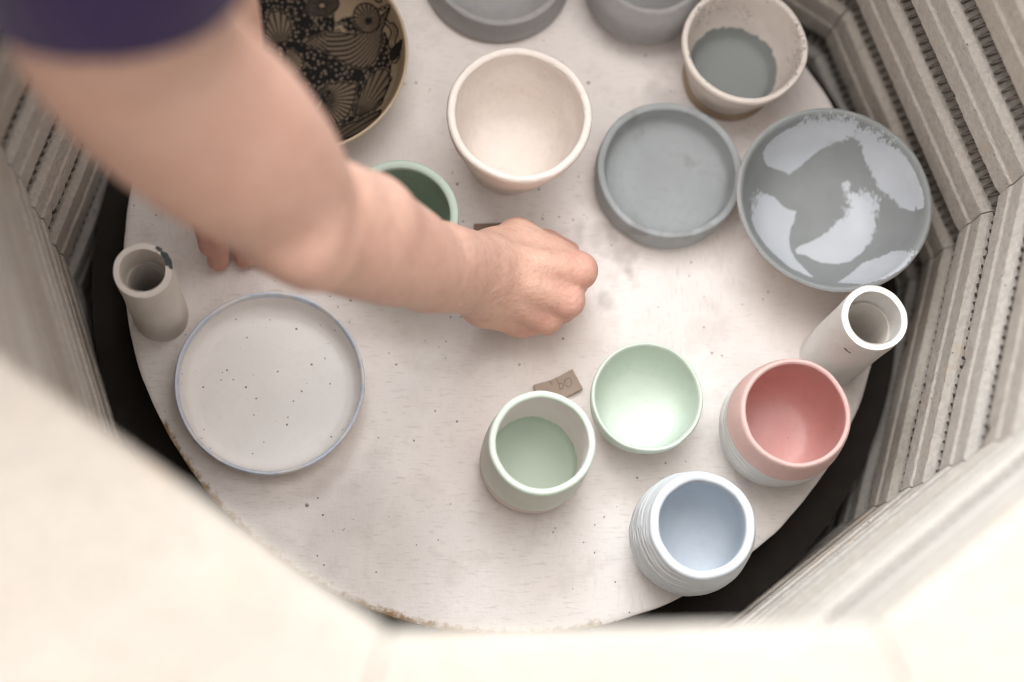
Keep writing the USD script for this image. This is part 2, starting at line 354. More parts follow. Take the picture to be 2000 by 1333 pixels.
dish('grey_dish', 'shallow brownish grey dish cut by the top edge, behind the cream planter', (-.0165, .2115, 0), .0515, .0540, .0260, .0052, grey_warm, pink_edge, 4)

t = thing('grey_pot', 'grey pot with rounded closed-in shoulders, between the shallow dish and the speckled cup', 'pot', (.0905, .2005, 0))
obj('body', lathe([(.030, .0008), (.036, .004), (.0425, .014), (.0455, .026), (.0445, .039), (.0400, .049), (.0372, .0533), (.0345, .0530), (.0332, .0505), (.0345, .045), (.0385, .034), (.0395, .022), (.0350, .011), (.022, .0068), (0, .006)], seed=5), grey_warm, t, True)
obj('foot', lathe([(0, .0006), (.028, 0), (.0298, .0001), (.030, .0008)], seed=5), grey_warm, t, True)

# white cup with the grey pool
cup_in = ceramic('cup_inside', (.64, .575, .53), .8, .05, (420, .30, .0, (.2, .2, .2)), .35, c2=(.205, .215, .210), split=(.0185, .0035, 240))
t = thing('white_cup', 'off-white flared cup with a grey glazed bottom and grey flecked wall', 'cup', (.1559, .1417, 0))
cw = Mat(); p = cw.pos()
cc = cw.mix('c1', cw.rng('r1', cw.noise('n1', p, 30, 4), .3, .7), (.69, .62, .57), (.75, .68, .63))
z = cw.z()
cw.add('mpd', 'mapping', vector=p, scale=(330, 330, 700))
fl = cw.rng('rf', cw.noise('nfl', 'mpd.vector', 1.0, 3, .6), .55, .60)
zone = cw.math('zn', 'multiply', cw.rng('rz1', cw.noise('nzo', p, 34, 2), .42, .6), cw.rng('rz2', z, .016, .040))
cc = cw.mix('c3', cw.math('fz', 'multiply', fl, zone), cc, (.26, .255, .25))
zz = cw.math('zz', 'multiply_add', cw.math('ns', 'subtract', cw.noise('n2', p, 150, 4, .62), .5), .011, z)
cc = cw.mix('c2', cw.rng('rz', zz, .0195, .0203), (.26, .275, .272), cc)
cup_in = cw.build('cup_inside_flecked', cc, .8, [(cw.noise('nf', p, 800, 3), .3, .0006)], .3)
obj('body', lathe([(.0315, .0075), (.0345, .018), (.0400, .036), (.0435, .050), (.0448, .0545), (.0440, .0572), (.0424, .0578)], seed=6, wob=.0009), ceramic('cup_outside', (.73, .66, .605), .8, .05), t, True)
obj('inside', lathe([(.0424, .0578), (.0408, .0570), (.0398, .054), (.0378, .044), (.0345, .028), (.0300, .014), (.0265, .0085), (.020, .0068), (0, .0064)], seed=6, wob=.0009), cup_in, t, True)
obj('foot', lathe([(0, .0006), (.031, 0), (.0330, .0002), (.0338, .003), (.0315, .0075)], seed=6), tan_clay, t, True)

# big grey bowl with brush strokes
BC = np.array([.2160, .0300, 0])
bowl_prof = [(.0660, .0596), (.0648, .0600), (.0632, .0588), (.0618, .0560), (.0600, .0500), (.0560, .0390), (.0490, .0260), (.0400, .0165), (.0290, .0110), (.0150, .0088), (0, .0082)]
bm = lathe(bowl_prof, seg=300, seed=8, wob=.0007, smooth=14, ex=1.02, fine=.00015)
STROKES = [
    ([(258,350),(285,300),(350,240),(430,190),(500,150),(560,112),(650,96),(740,92),(830,103),(905,135),(912,200),(880,245),(800,265),(720,285),(640,325),(580,370),(520,425),(460,470),(430,493),(390,470),(330,455),(280,435),(262,395)], (720, 150, 210, 95)),
    ([(870,240),(900,190),(960,178),(1040,200),(1100,250),(1160,310),(1220,380),(1280,480),(1320,590),(1337,660),(1335,725),(1300,740),(1290,700),(1280,745),(1240,745),(1190,720),(1120,650),(1070,635),(1030,570),(990,480),(950,390),(915,300)], (1080, 250, 150, 90)),
    ([(215,605),(225,622),(262,618),(330,650),(390,715),(430,738),(480,745),(472,800),(440,870),(430,940),(440,1010),(480,1080),(540,1140),(600,1196),(540,1178),(450,1134),(360,1064),(280,984),(212,890),(178,800),(172,720),(190,650)], (190, 660, 60, 90)),
    ([(470,1012),(500,985),(560,965),(640,925),(710,870),(780,800),(830,720),(810,640),(785,550),(830,520),(870,600),(960,600),(1060,650),(1052,740),(1040,840),(1000,950),(930,1030),(850,1090),(760,1108),(650,1100),(580,1070),(540,1045),(490,1040)], (930, 700, 190, 190)),
    ([(760,1228),(840,1180),(940,1095),(1050,1060),(1120,1020),(1200,1005),(1260,1010),(1290,1020),(1250,1078),(1180,1130),(1060,1190),(920,1230)], (1270, 1050, 60, 70))]
V = bm[0]
u = (1601.0 + 2709 * V[:, 0] - 73 * V[:, 1] + 771 * (V[:, 2] - .02) - 1420) * 3.507   # sketch units of the brush-work, laid out on the bowl
v = (425.7 - 158 * -V[:, 0] - 2605 * V[:, 1] - 947 * (V[:, 2] - .02) - 200) * 3.507
sd = np.full(len(V), -300.0); dry = np.zeros(len(V)); pt = sh_points(u, v)
for poly, (dx, dy, ax, ay) in STROKES:
    P = Polygon(poly).buffer(0)
    d = distance(P.boundary, pt); d = np.where(contains_xy(P, u, v), d, -d)
    win = d > sd
    sd = np.maximum(sd, d)
    dry = np.maximum(dry, np.exp(-((u - dx) / ax) ** 2 - ((v - dy) / ay) ** 2))
bm_attr = np.stack([np.clip(sd / 80, -1, 1) * .5 + .5, dry, 0 * dry], 1)
m = Mat(); p = m.pos()
base = m.mix('c1', m.rng('r1', m.noise('n1', p, 30, 4), .3, .7), (.255, .268, .268), (.300, .315, .315))
m.add('at', 'attribute', attribute='paint'); m.add('ats', 'separate_color', color='at.color')
m.add('mp', 'mapping', vector=p, rotation=(0, 0, .25), scale=(900, 190, 300))
bris = m.math('bris', 'subtract', m.noise('nb', 'mp.vector', 1.0, 3, .6), .5)
edge = m.math('edge', 'subtract', m.noise('ne', p, 260, 3, .6), .5)
amp = m.math('amp', 'multiply_add', 'ats.g', 2.1, .12)
q = m.math('q', 'multiply_add', m.math('mixn', 'multiply_add', bris, .8, m.math('eh', 'multiply', edge, .5)), amp, 'ats.r')
q = m.math('q2', 'multiply_add', 'ats.g', -.12, q)
f = m.rng('rf', q, .49, .51)
pc = m.mix('pc', m.rng('rp', m.noise('n3', p, 40, 3), .35, .65), (.54, .567, .607), (.58, .605, .645))
col = m.mix('c2', f, base, pc)
brush_look = m.build('brushed_glaze', col, m.rng('rr', f, 0, 1, .6, .38), [(m.noise('nf', p, 800, 3), .15, .0006), (f, .35, .0004)], .4)
t = thing('brushed_bowl', 'wide grey bowl with pale blue-grey brush strokes inside, at the right edge of the shelf', 'bowl', BC)
obj('glaze', bm, brush_look, t, True, attrs={'paint': bm_attr})
obj('rim', lathe([(.0640, .0530), (.0661, .0560), (.0668, .0585), (.0660, .0596)], seed=8, wob=.0007, ex=1.02, fine=.00015, smooth=8, seg=300), ceramic('rim_grey', (.35, .335, .325), .85, .12, (500, .3, .2, (.22, .22, .22)), .5), t, True)
obj('body', lathe([(0, .0008), (.028, .0002), (.0305, .0008), (.0335, .005), (.0445, .018), (.0545, .034), (.0615, .048), (.0640, .0530)], seed=8, wob=.0007, ex=1.02), bisque_pink, t, True)

# white plate with the pale blue rim
plate_look = ceramic('speckled_white', (.79, .755, .73), .55, .03, (165, .14, .9, (.20, .17, .155)), .12, spec=.4)
t = thing('white_plate', 'flat white plate with dark speckles and a thin pale blue rim', 'plate', (-.1589, -.1091, 0))
obj('well', lathe([(.0592, .0205), (.0585, .0150), (.0562, .0095), (.0520, .0068), (.045, .0060), (.02, .0058), (0, .0058)], seed=9, wob=.0006, smooth=9), plate_look, t, True)
rb = ceramic('pale_blue_rim', (.56, .60, .69), .6, .08, None, .2, blot=((.68, .66, .65), 60, .50))
obj('rim', lathe([(.0612, .0170), (.0621, .0210), (.0622, .0238), (.0614, .0250), (.0602, .0244), (.0595, .0225), (.0592, .0205)], seed=9, wob=.0006), rb, t, True)
obj('body', lathe([(0, .0008), (.047, .0003), (.0505, .0005), (.0530, .003), (.0575, .009), (.0612, .0170)], seed=9, wob=.0006), bisque_pink, t, True)

# light green bowl
lg = ceramic('pale_green_glaze', (.61, .685, .605), .6, .035, (230, .12, .06, (.35, .38, .33)), .12)
t = thing('green_bowl', 'small pale mint green bowl, glazed all over, right of the clay tag', 'bowl', (.0898, -.1119, 0))
obj('glaze', lathe([(.0290, .008), (.0335, .018), (.0365, .031), (.0375, .0405), (.0372, .0440), (.0362, .0452), (.0350, .0446), (.0342, .0420), (.0335, .034), (.0315, .022), (.0275, .0125), (.0215, .0080), (.012, .0066), (0, .0064)], seed=10, wob=.0007), lg, t, True)
obj('foot', lathe([(0, .0006), (.024, .0002), (.0268, .0006), (.0290, .008)], seed=10), bisque_pink, t, True)

# green mug (half glazed inside)
mg = ceramic('mint_rim_glaze', (.655, .735, .645), .65, .04, None, .2)
mo = ceramic('mug_outside', (.70, .715, .64), .7, .05, (260, .12, .05, (.4, .35, .3)), .2, c2=(.66, .575, .53), split=(.026, .003, 60))
mi = ceramic('mug_inside', (.77, .715, .685), .8, .03, (260, .10, .03, (.3, .26, .22)), .2, c2=(.50, .58, .49), split=(.0168, .0050, 190))
t = thing('green_cup', 'tall cup with mint rim, bare pinkish inner wall and green bottom, beside the clay tag', 'cup', (.0172, -.1528, 0))
obj('body', lathe([(0, .0006), (.027, .0002), (.0315, .0010), (.0338, .006), (.0352, .020), (.0354, .040), (.0346, .058), (.0340, .0700)], seed=11), mo, t, True)
obj('rim', lathe([(.0340, .0700), (.0340, .0738), (.0330, .0758), (.0312, .0762), (.0296, .0752), (.0291, .0728)], seed=11), mg, t, True)
obj('inside', lathe([(.0291, .0728), (.0293, .060), (.0300, .040), (.0302, .022), (.0292, .0125), (.0262, .0085), (.018, .0070), (0, .0068)], seed=11), mi, t, True)

# pink jar
pk = ceramic('pink_glaze', (.65, .355, .330), .38, .04, (120, .07, .28, (.22, .09, .09)), .10, spec=.5)
pko = ceramic('pink_matt', (.71, .485, .45), .7, .05, None, .2)
wh = ceramic('white_thrown', (.75, .735, .715), .8, .03, None, .2, streak=.8)
t = thing('pink_bowl', 'rounded bowl, pink inside and on its shoulder, white ribbed lower half', 'bowl', (.1814, -.1257, 0))
obj('body', lathe([(0, .0006), (.024, .0002), (.0295, .0010), (.0345, .008), (.0385, .020), (.0402, .032), (.0402, .0420), (.0398, .0520)], seed=12, edge=(.0520, .0012), smooth=16, ribs=(.00035, .0050, .004, .050)), wh, t, True)
obj('shoulder', lathe([(.0398, .0520), (.0402, .0535), (.0394, .058), (.0385, .064), (.0370, .0715), (.0358, .0745), (.0342, .0752), (.0330, .0742)], seed=12, edge=(.0520, .0012)), pko, t, True)
obj('inside', lathe([(.0330, .0742), (.0327, .072), (.0338, .064), (.0355, .050), (.0352, .032), (.0320, .018), (.0260, .0105), (.016, .0080), (0, .0076)], seed=12), pk, t, True)

# pale blue jar
bl = ceramic('pale_blue_glaze', (.60, .65, .705), .6, .03, None, .12)
bo = ceramic('blue_white_ribbed', (.72, .745, .765), .75, .03, None, .2, streak=.9)
t = thing('blue_jar', 'pale blue jar with a thick rim and ribbed whitish belly, nearest the front edge', 'jar', (.121, -.2002, 0))
obj('body', lathe([(0, .0006), (.026, .0002), (.0300, .0012), (.0352, .008), (.0385, .020), (.0396, .032), (.0388, .046), (.0365, .0585), (.0350, .0640), (.0344, .0660)], seed=13, wob=.0009, smooth=16, ribs=(.00034, .0050, .003, .064)), bo, t, True)
obj('rim', lathe([(.0344, .0660), (.0342, .0685), (.0330, .0702), (.0308, .0705), (.0288, .0694), (.0282, .0672)], seed=13, wob=.0009), ceramic('blue_white_rim', (.72, .76, .80), .7, .03, None, .2), t, True)
obj('inside', lathe([(.0282, .0672), (.0285, .060), (.0310, .046), (.0322, .030), (.0305, .017), (.0255, .0105), (.016, .0085), (0, .0082)], seed=13), bl, t, True)

# dark green cup under the forearm
t = thing('dark_green_cup', 'cup with pale sage rim and dark green inside, partly behind the forearm', 'cup', (-.0785, .0005, 0))
obj('body', lathe([(0, .0006), (.028, .0002), (.032, .0012), (.0355, .012), (.0380, .032), (.0388, .048), (.0387, .0555)], seed=14), ceramic('sage_outside', (.45, .51, .44), .7, .05), t, True)
obj('rim', lathe([(.0387, .0555), (.0384, .0588), (.0372, .0602), (.0350, .0604), (.0330, .0592), (.0324, .0570)], seed=14), ceramic('sage_rim', (.43, .51, .445), .7, .05), t, True)
obj('inside', lathe([(.0324, .0570), (.0322, .048), (.0310, .032), (.0285, .016), (.024, .0090), (.014, .0072), (0, .0070)], seed=14), ceramic('dark_green_glaze', (.27, .34, .27), .6, .10), t, True)

# shelf posts: two hollow ceramic tubes
post_look = ceramic('post_ceramic', (.69, .645, .60), .7, .03, (150, .10, .05, (.3, .25, .2)), .2)
def post(label, loc, R, r, seed, ledge, blotch, name):
    t = thing('shelf_post', label, 'shelf post', loc)
    H = .100
    obj('tube', lathe([(R - .0006, 0), (R, .0010), (R, .02), (R * .985, .055), (R * .985, .072), (R, .085), (R, H - .0010), (R - .0008, H), (r + .0008, H), (r, H - .0010), (r, ledge + .001)], seed=seed, smooth=5, wob=.0004), blotch, t, 40)
    obj('lining', lathe([(r, ledge + .001), (r - .0006, ledge), (r - .0022, ledge - .0004), (r - .0026, ledge - .002), (r - .0026, .001)], seed=seed, wob=.0004), post_look, t, 40)
    return t
def post_mat(path, c, spots):
    m = Mat(); p = m.pos()
    col = m.mix('c1', m.rng('r1', m.noise('n1', p, 26, 4), .3, .7), sc(c, .95), sc(c, 1.04))
    n = m.math('nn', 'multiply', m.math('n0', 'subtract', m.noise('n2', p, 260, 3, .6), .5), .006)
    for i, (x, y, z, r, cc) in enumerate(spots):
        m.add(f'd{i}', 'vector_math', math_type='distance', vector1=p, vector2=(x, y, z))
        f = m.math(f'f{i}', 'less_than', m.math(f'a{i}', 'add', f'd{i}.value', n), r)
        col = m.mix(f's{i}', f, col, cc)
    return m.build(path, col, .7, [(m.noise('nf', p, 700, 3), .25, .0006), (m.noise('nm', p, 60, 3), .3, .0015)], .3)
PL, PR = np.array([-.2361, -.0611, 0]), np.array([.2271, -.0667, 0])
post('white tube post with charcoal chips on its rim, left of the speckled plate', PL, .0182, .0138, 15, .076, post_mat('post_left', (.75, .69, .635), [(PL[0] + .0130, PL[1] + .0105, .1, .0030, (.07, .08, .085)), (PL[0] + .0150, PL[1] + .0065, .1, .0030, (.07, .08, .085)), (PL[0] + .0168, PL[1] + .0030, .099, .0024, (.08, .09, .095)), (PL[0] + .0078, PL[1] + .0150, .1, .0019, (.08, .08, .08))]), 'left')
post('white ceramic tube post with a brown stain inside, behind the pink bowl', PR, .0219, .0173, 16, .078, post_mat('post_right', (.75, .73, .70), [(PR[0] - .0118, PR[1] + .0105, .079, .0033, (.30, .19, .09)), (PR[0] - .0135, PR[1] - .0160, .082, .0016, (.2, .17, .15)), (PR[0] - .0112, PR[1] - .0178, .081, .0013, (.2, .17, .15)), (PR[0] - .0100, PR[1] - .0180, .079, .0010, (.2, .17, .15))]), 'right')

# ------------------------------------------------------------------ patterned bowl: ink drawing of mushrooms, seeds and a leaf-like fish tail
DC = np.array([-.155, .1235, 0])
dprof = [(.0742, .0385), (.0725, .0350), (.0690, .0270), (.0620, .0180), (.0520, .0115), (.0380, .0078), (.02, .0064), (0, .006)]
dm = lathe(dprof, seg=760, seed=20, wob=.0005, smooth=30)
V = dm[0]
X = 582.1 + 2799 * V[:, 0] + 173 * V[:, 1] - 93 * (V[:, 2] - .02)
Y = 122.2 + 181 * V[:, 0] - 2545 * V[:, 1] - 1211 * (V[:, 2] - .02)
ink = np.zeros(len(V)); tone = np.zeros(len(V)); bub = np.ones(len(V)); DP = sh_points(X, Y)
def region(poly):
    P = Polygon(poly).buffer(0); ins = contains_xy(P, X, Y); d = distance(P.boundary, DP); return ins, np.where(ins, d, -d)
def draw(poly, lines, shade=.35, line=1.6):
    """An outlined shape over what lies under it: tone inside, inked edge, then hatching."""
    global ink, tone, bub
    ins, d = region(poly)
    ink = np.where(ins, 0, ink); bub = np.where(d > -2, 0, bub); tone = np.where(ins, shade, tone)
    ink = np.maximum(ink, np.clip(1.4 - np.abs(d) / line, 0, 1))
    ink = np.where(ins, np.maximum(ink, lines), ink)
def fan(px, py, n, w=.45, r0=0, ph=0, bend=0):
    dx, dy = X - px, Y - py; r = np.hypot(dx, dy) + 1e-6; a = np.arctan2(dy, dx) + bend * r / 60
    return np.clip((np.abs(np.sin(n * a / 2 + ph)) < 1.15 * w * np.clip(22 / r, .6, 1)) * 1.0, 0, 1) * (r > r0) + np.clip(1 - r / 11, 0, 1)
def ell(cx, cy, a, b, rot=0, n=30):
    t = np.arange(n) / n * 2 * np.pi; c, s = math.cos(rot), math.sin(rot)
    return [(cx + a * math.cos(q) * c - b * math.sin(q) * s, cy + a * math.cos(q) * s + b * math.sin(q) * c) for q in t]
bg = np.zeros(len(V))
rad = np.hypot(V[:, 0], V[:, 1])
# pale gaps near the rim and top right, where only small rings are drawn
nz = meshkit.fbm(np.c_[X / 40, Y / 40, 0 * X], 2, 4)
gap = ((rad > .0655) | ((X > 655) & (Y < 62) & (nz > .45)))
bub = np.where(gap, 0, bub)
ringc = [(640 + 9 * k, 12 + (k * 37 % 40)) for k in range(14)] + [(662, 60), (672, 70), (690, 58), (700, 20), (712, 12)]
for a in np.linspace(-2.2, 1.3, 130):
    for off in (0, 1):
        if math.sin(a * 9 + off) > -.35:
            rr_ = 186 + off * 5 - 4 * math.sin(a * 23); ringc.append((582 + rr_ * math.cos(a), 84 - rr_ * .93 * math.sin(a) if False else 96 + rr_ * .93 * math.sin(-a)))
rt = cKDTree(np.array(ringc)); dr, _ = rt.query(np.c_[X, Y])
ink = np.where(gap & (np.abs(dr - 3.6) < 1.3), 1, ink)
draw([(520, 40), (528, 22), (545, 20), (562, 30), (570, 52), (562, 78), (548, 86), (530, 84), (516, 70)], fan(548, 88, 28, .65), .45)
draw([(552, 98), (572, 96), (588, 112), (594, 128), (582, 146), (566, 152), (556, 130)], fan(549, 104, 40, .6), .35)
draw(ell(547, 106, 9, 18), 0 * X, .1, 3.5)
draw(ell(547, 106, 4, 8), 0 * X, .1, 1.5)
along = np.sin((Y - 10 * np.sin((X - 590) / 40) + .011 * np.clip(X - 675, 0, 99) ** 2) * (1 + .5 * np.clip(640 - X, 0, 50) / 50) / 1.55)
draw([(590, 87), (612, 72), (640, 63), (672, 64), (700, 68), (722, 56), (742, 34), (762, 16), (756, 34), (748, 60), (744, 96), (732, 122), (714, 135), (690, 130), (665, 118), (640, 102), (612, 92)], (along > .30) * 1.0, .55)
draw([(612, 200), (622, 178), (640, 166), (668, 161), (698, 164), (692, 200), (680, 226), (664, 240), (640, 243), (620, 236)], fan(630, 196, 38, .8), .5)
draw(ell(622, 208, 5, 14, .5), 0 * X, .1, 2)
draw([(752, 134), (762, 142), (760, 166), (748, 192), (728, 214), (704, 228), (692, 226), (700, 196), (716, 160), (734, 138)], fan(700, 232, 52, .7), .6)
draw(ell(632, 8, 32, 22, -.2), fan(634, 8, 34, .6), .85)
draw(ell(630, 9, 7, 6), 0 * X, .15)
draw(ell(718, 34, 25, 30, -.4), fan(722, 40, 22, .6), .4)
draw([(764, 118), (762, 104), (772, 90), (784, 78), (782, 96), (774, 114)], 0 * X + .6, .9)
draw([(630, 252), (650, 246), (664, 252), (656, 266), (640, 275), (626, 272)], 0 * X, .7)
draw([(654, 250), (700, 236), (742, 214), (730, 240), (690, 262), (640, 280), (646, 268)], (np.sin((X + Y * 1.6) / 2.2) > .7) * 1.0, .75)
dattr = np.stack([np.clip(ink, 0, 1), tone, bub], 1)
m = Mat(); p = m.pos()
m.add('at', 'attribute', attribute='drawing'); m.add('ats', 'separate_color', color='at.color')
m.add('v1', 'voronoi_texture', vector=p, scale=330, feature='f1', randomness=.85)
dots = m.rng('rd', 'v1.distance', .30, .42)
clayc = m.mix('cc', m.noise('n1', p, 30), (.23, .172, .115), (.27, .200, .135))
spot = m.mix('sp', m.noise('n5', p, 300), (.08, .065, .052), (.20, .155, .115))
bubc = m.mix('bc', dots, spot, (.009, .008, .007))
tonec = m.mix('tc', 'ats.g', clayc, (.050, .037, .027))
col = m.mix('c1', m.rng('rb', 'ats.b', .45, .55), tonec, bubc)
col = m.mix('c2', m.rng('ri', 'ats.r', .35, .65), col, (.009, .008, .008))
draw_look = m.build('ink_drawing', col, .7, [(m.noise('nf', p, 700), .12, .0005)], .12)
t = thing('patterned_bowl', 'tan bowl painted inside with black mushrooms, seeds and leaves', 'bowl', DC)
obj('painted_inside', dm, draw_look, t, True, attrs={'drawing': dattr})
obj('body', lathe([(0, .0006), (.034, .0002), (.0375, .0008), (.045, .0055), (.058, .014), (.0680, .0240), (.0740, .0345), (.0764, .0390), (.0766, .0405), (.0756, .0412), (.0746, .0402), (.0742, .0385)], seed=20, wob=.0005, seg=190), ceramic('tan_clay_body', (.50, .40, .28), .6, .04), t, True)

# ------------------------------------------------------------------ clay tags
tag_look = ceramic('tag_clay', (.335, .265, .215), .85, .05, (400, .2, .05, (.2, .15, .12)), .3)
tag_dark = ceramic('tag_clay_dark', (.25, .175, .13), .85, .05, None, .3)
groove_dark = ceramic('scratched_clay', (.22, .165, .135), .9, .05)
def slab(poly, z0, z1, bev=.0005):
    P = Polygon(poly); tops = [(P, z0), (P, z1 - bev), (P.buffer(-bev, join_style=2), z1)]
    a = trimesh.creation.extrude_polygon(P, z1 - z0 - bev, engine='earcut'); a.apply_translation([0, 0, z0])
    import manifold3d as mf
    r1 = mf.CrossSection([np.array(P.exterior.coords)[:-1]]) if P.exterior.is_ccw else mf.CrossSection([np.array(P.exterior.coords)[:-1][::-1]])
    b = mf.Manifold.extrude(r1, z1 - z0)
    return b.translate([0, 0, z0])
import manifold3d as mf
def stroke_cut(pts, w, z0, z1):
    out = mf.Manifold()
    for a, b in zip(pts[:-1], pts[1:]):
        c = [mf.Manifold.sphere(w, 8).translate([q[0], q[1], z1]) for q in (a, b)]
        out = out + mf.Manifold.batch_hull(c)
    return out
TAG = [(.0183, -.0974), (.0288, -.0940), (.0341, -.0914), (.0446, -.0849), (.0521, -.0984), (.0334, -.1089), (.0188, -.1014)]
STR = [[[0.02892, -0.09408], [0.03089, -0.09715]], [[0.03329, -0.0919], [0.0344, -0.09392], [0.03527, -0.09608], [0.03629, -0.09981]], [[0.03527, -0.09608], [0.03717, -0.09525], [0.03863, -0.09689], [0.03784, -0.09937], [0.03629, -0.09981]], [[0.03964, -0.09317], [0.04081, -0.09214], [0.04247, -0.09132], [0.04405, -0.09295], [0.0441, -0.09613], [0.04257, -0.09767], [0.04066, -0.09728], [0.0392, -0.09564], [0.03964, -0.09317]]]
def clay_tag(name, label, poly, strokes, mat):
    c = np.mean(poly, 0); c = np.array([c[0], c[1], 0])
    t = thing(name, label, 'clay tag', c)
    body = slab([(q[0] - c[0], q[1] - c[1]) for q in poly], 0.0002, .0042)
    ln = []
    for s in strokes:
        s = [(q[0] - c[0], q[1] - c[1]) for q in s]
        body = body - stroke_cut(s, .00042, 0, .0042)
        ln.append(s)
    obj('slab', body, mat, t)
    if ln:
        g = mf.Manifold()
        for s in ln: g = g + stroke_cut(s, .00040, 0, .0042).translate([0, 0, -.00035]).trim_by_plane([0, 0, -1], -.00400)
        obj('lettering', g, groove_dark, t)
    return t
clay_tag('clay_tag', 'small grey-brown clay tag with scratched letters, above the green cup', TAG, STR, tag_look)
clay_tag('clay_tag', 'dark brown clay tag peeking out from under the wrist and reaching hand', [(-.0264, .0166), (.0146, .0209), (.0186, .0040), (-.0252, .0014)], [], tag_dark)

# ------------------------------------------------------------------ person: two bare arms reaching into the kiln, purple sleeve
def smin(a, b, k):
    h = np.clip(.5 + .5 * (b - a) / k, 0, 1)
    return b + (a - b) * h - k * h * (1 - h)
def nets(prims, h, k0, pad=.02):
    """Smooth union of tapered capsules (a, b, ra, rb, k) as one surface (naive surface nets)."""
    A = np.array([p[0] for p in prims] + [p[1] for p in prims]); rm = max(max(p[2], p[3]) for p in prims)
    lo, hi = A.min(0) - rm - pad, A.max(0) + rm + pad
    n = np.ceil((hi - lo) / h).astype(int) + 1
    D = np.full(n, .05, np.float32)
    for a, b, ra, rb, k in prims:
        a, b = np.array(a), np.array(b); r = max(ra, rb) + .03
        i0 = np.maximum(((np.minimum(a, b) - r - lo) / h).astype(int), 0); i1 = np.minimum(((np.maximum(a, b) + r - lo) / h).astype(int) + 2, n)
        g = np.meshgrid(*[lo[q] + np.arange(i0[q], i1[q]) * h for q in range(3)], indexing='ij')
        P = np.stack(g, -1) - a; ab = b - a
        t = np.clip(P @ ab / max(ab @ ab, 1e-12), 0, 1)
        d = np.linalg.norm(P - t[..., None] * ab, axis=-1) - (ra + (rb - ra) * t)
        s = tuple(slice(i0[q], i1[q]) for q in range(3))
        D[s] = smin(D[s], d.astype(np.float32), k)
    S = D < 0
    c = np.zeros(np.array(D.shape) - 1, int)
    idx = [(i, j, k) for i in (0, 1) for j in (0, 1) for k in (0, 1)]
    for i, j, k in idx: c += S[i:D.shape[0] - 1 + i, j:D.shape[1] - 1 + j, k:D.shape[2] - 1 + k]
    act = np.argwhere((c > 0) & (c < 8)); num = np.full(c.shape, -1); num[tuple(act.T)] = np.arange(len(act))
    acc, cnt = np.zeros((len(act), 3)), np.zeros(len(act))
    for (i, j, k) in idx:
        for ax in range(3):
            if (i, j, k)[ax]: continue
            o2 = [i, j, k]; o2[ax] = 1
            p0, p1 = act + [i, j, k], act + o2
            d0, d1 = D[tuple(p0.T)], D[tuple(p1.T)]
            x = (d0 < 0) != (d1 < 0); t = np.where(x, d0 / np.where(x, d0 - d1, 1), 0)
            acc += np.where(x[:, None], p0 + t[:, None] * (p1 - p0), 0); cnt += x
    Vv = lo + h * acc / np.maximum(cnt, 1)[:, None]; F = []
    for ax in range(3):
        b_, c_ = (ax + 1) % 3, (ax + 2) % 3
        sl0 = [slice(None)] * 3; sl1 = [slice(None)] * 3; sl0[ax] = slice(0, -1); sl1[ax] = slice(1, None)
        e = np.argwhere(S[tuple(sl0)] != S[tuple(sl1)])
        e = e[(e[:, b_] > 0) & (e[:, c_] > 0) & (e[:, b_] < c.shape[b_]) & (e[:, c_] < c.shape[c_]) & (e[:, ax] < c.shape[ax])]
        q = []
        for db, dc in ((-1, -1), (0, -1), (0, 0), (-1, 0)):
            o = e.copy(); o[:, b_] += db; o[:, c_] += dc; q.append(num[tuple(o.T)])
        q = np.stack(q, 1); q = q[(q >= 0).all(1)] if len(q) else q
        ee = S[tuple(e.T)][:len(q)] if len(q) == len(e) else None
        flip = ~ee if ee is not None else np.zeros(len(q), bool)
        q[flip] = q[flip][:, ::-1]
        F.append(q)
    F = np.vstack(F)
    t = trimesh.Trimesh(Vv, np.vstack([F[:, [0, 1, 2]], F[:, [0, 2, 3]]]), process=False)
    trimesh.smoothing.filter_taubin(t, .5, .53, 3)
    return t

RA = [[-0.1963, -0.0466, 0.5575, 0.05], [-0.1971, -0.0623, 0.5113, 0.047], [-0.1986, -0.0731, 0.4611, 0.044], [-0.1846, -0.0786, 0.4139, 0.044], [-0.1649, -0.0802, 0.3682, 0.044], [-0.1484, -0.0808, 0.3278, 0.0395], [-0.1365, -0.0832, 0.2864, 0.0348], [-0.1205, -0.0812, 0.2571, 0.0335], [-0.1021, -0.0764, 0.2235, 0.0325], [-0.075, -0.0676, 0.171, 0.029], [-0.0509, -0.0577, 0.1238, 0.0225]]
W = np.array([-.0305, -.0459, .085])
H = dict(cI=[-.0189,-.0363,.080],cM=[-.0214,-.0431,.081],cR=[-.0222,-.0495,.077],cL=[-.0225,-.0553,.070],I=[.0405,-.0327,.060],M=[.0336,-.0521,.055],R=[.0211,-.0616,.044],L=[.0050,-.0603,.034],hy=[-.0213,-.0558,.055],T0=[-0.0197, -0.0275, 0.066],T1=[0.0004, -0.0069, 0.045],T2=[.0235,-.0020,.023],T3=[.0395,-.0030,.013],I2=[.042,-.0287,.022],I3=[.0331,-.0137,.012],I4=[.0266,-.0083,.0115],M2=[.0346,-.0474,.022],M3=[.022,-.0292,.012],M4=[.0165,-.0201,.0115],R2=[.0218,-.0513,.018],R3=[.0115,-.0372,.012],R4=[.0078,-.028,.0115],L2=[.0044,-.0517,.016],L3=[-.0024,-.0414,.011],L4=[-.0044,-.0341,.011])
def chain(pts, k):
    P = catmull(pts, 6)
    return [(a[:3], b[:3], a[3], b[3], k) for a, b in zip(P[:-1], P[1:])]
arm = chain(RA + [[*(W + np.array([0, 0, -.002])), .0185]], .0006)
fw = np.array(RA[-1][:3]) * .75 + np.array(RA[-2][:3]) * .25; side = np.array([.010, .0125, .004]) * .62
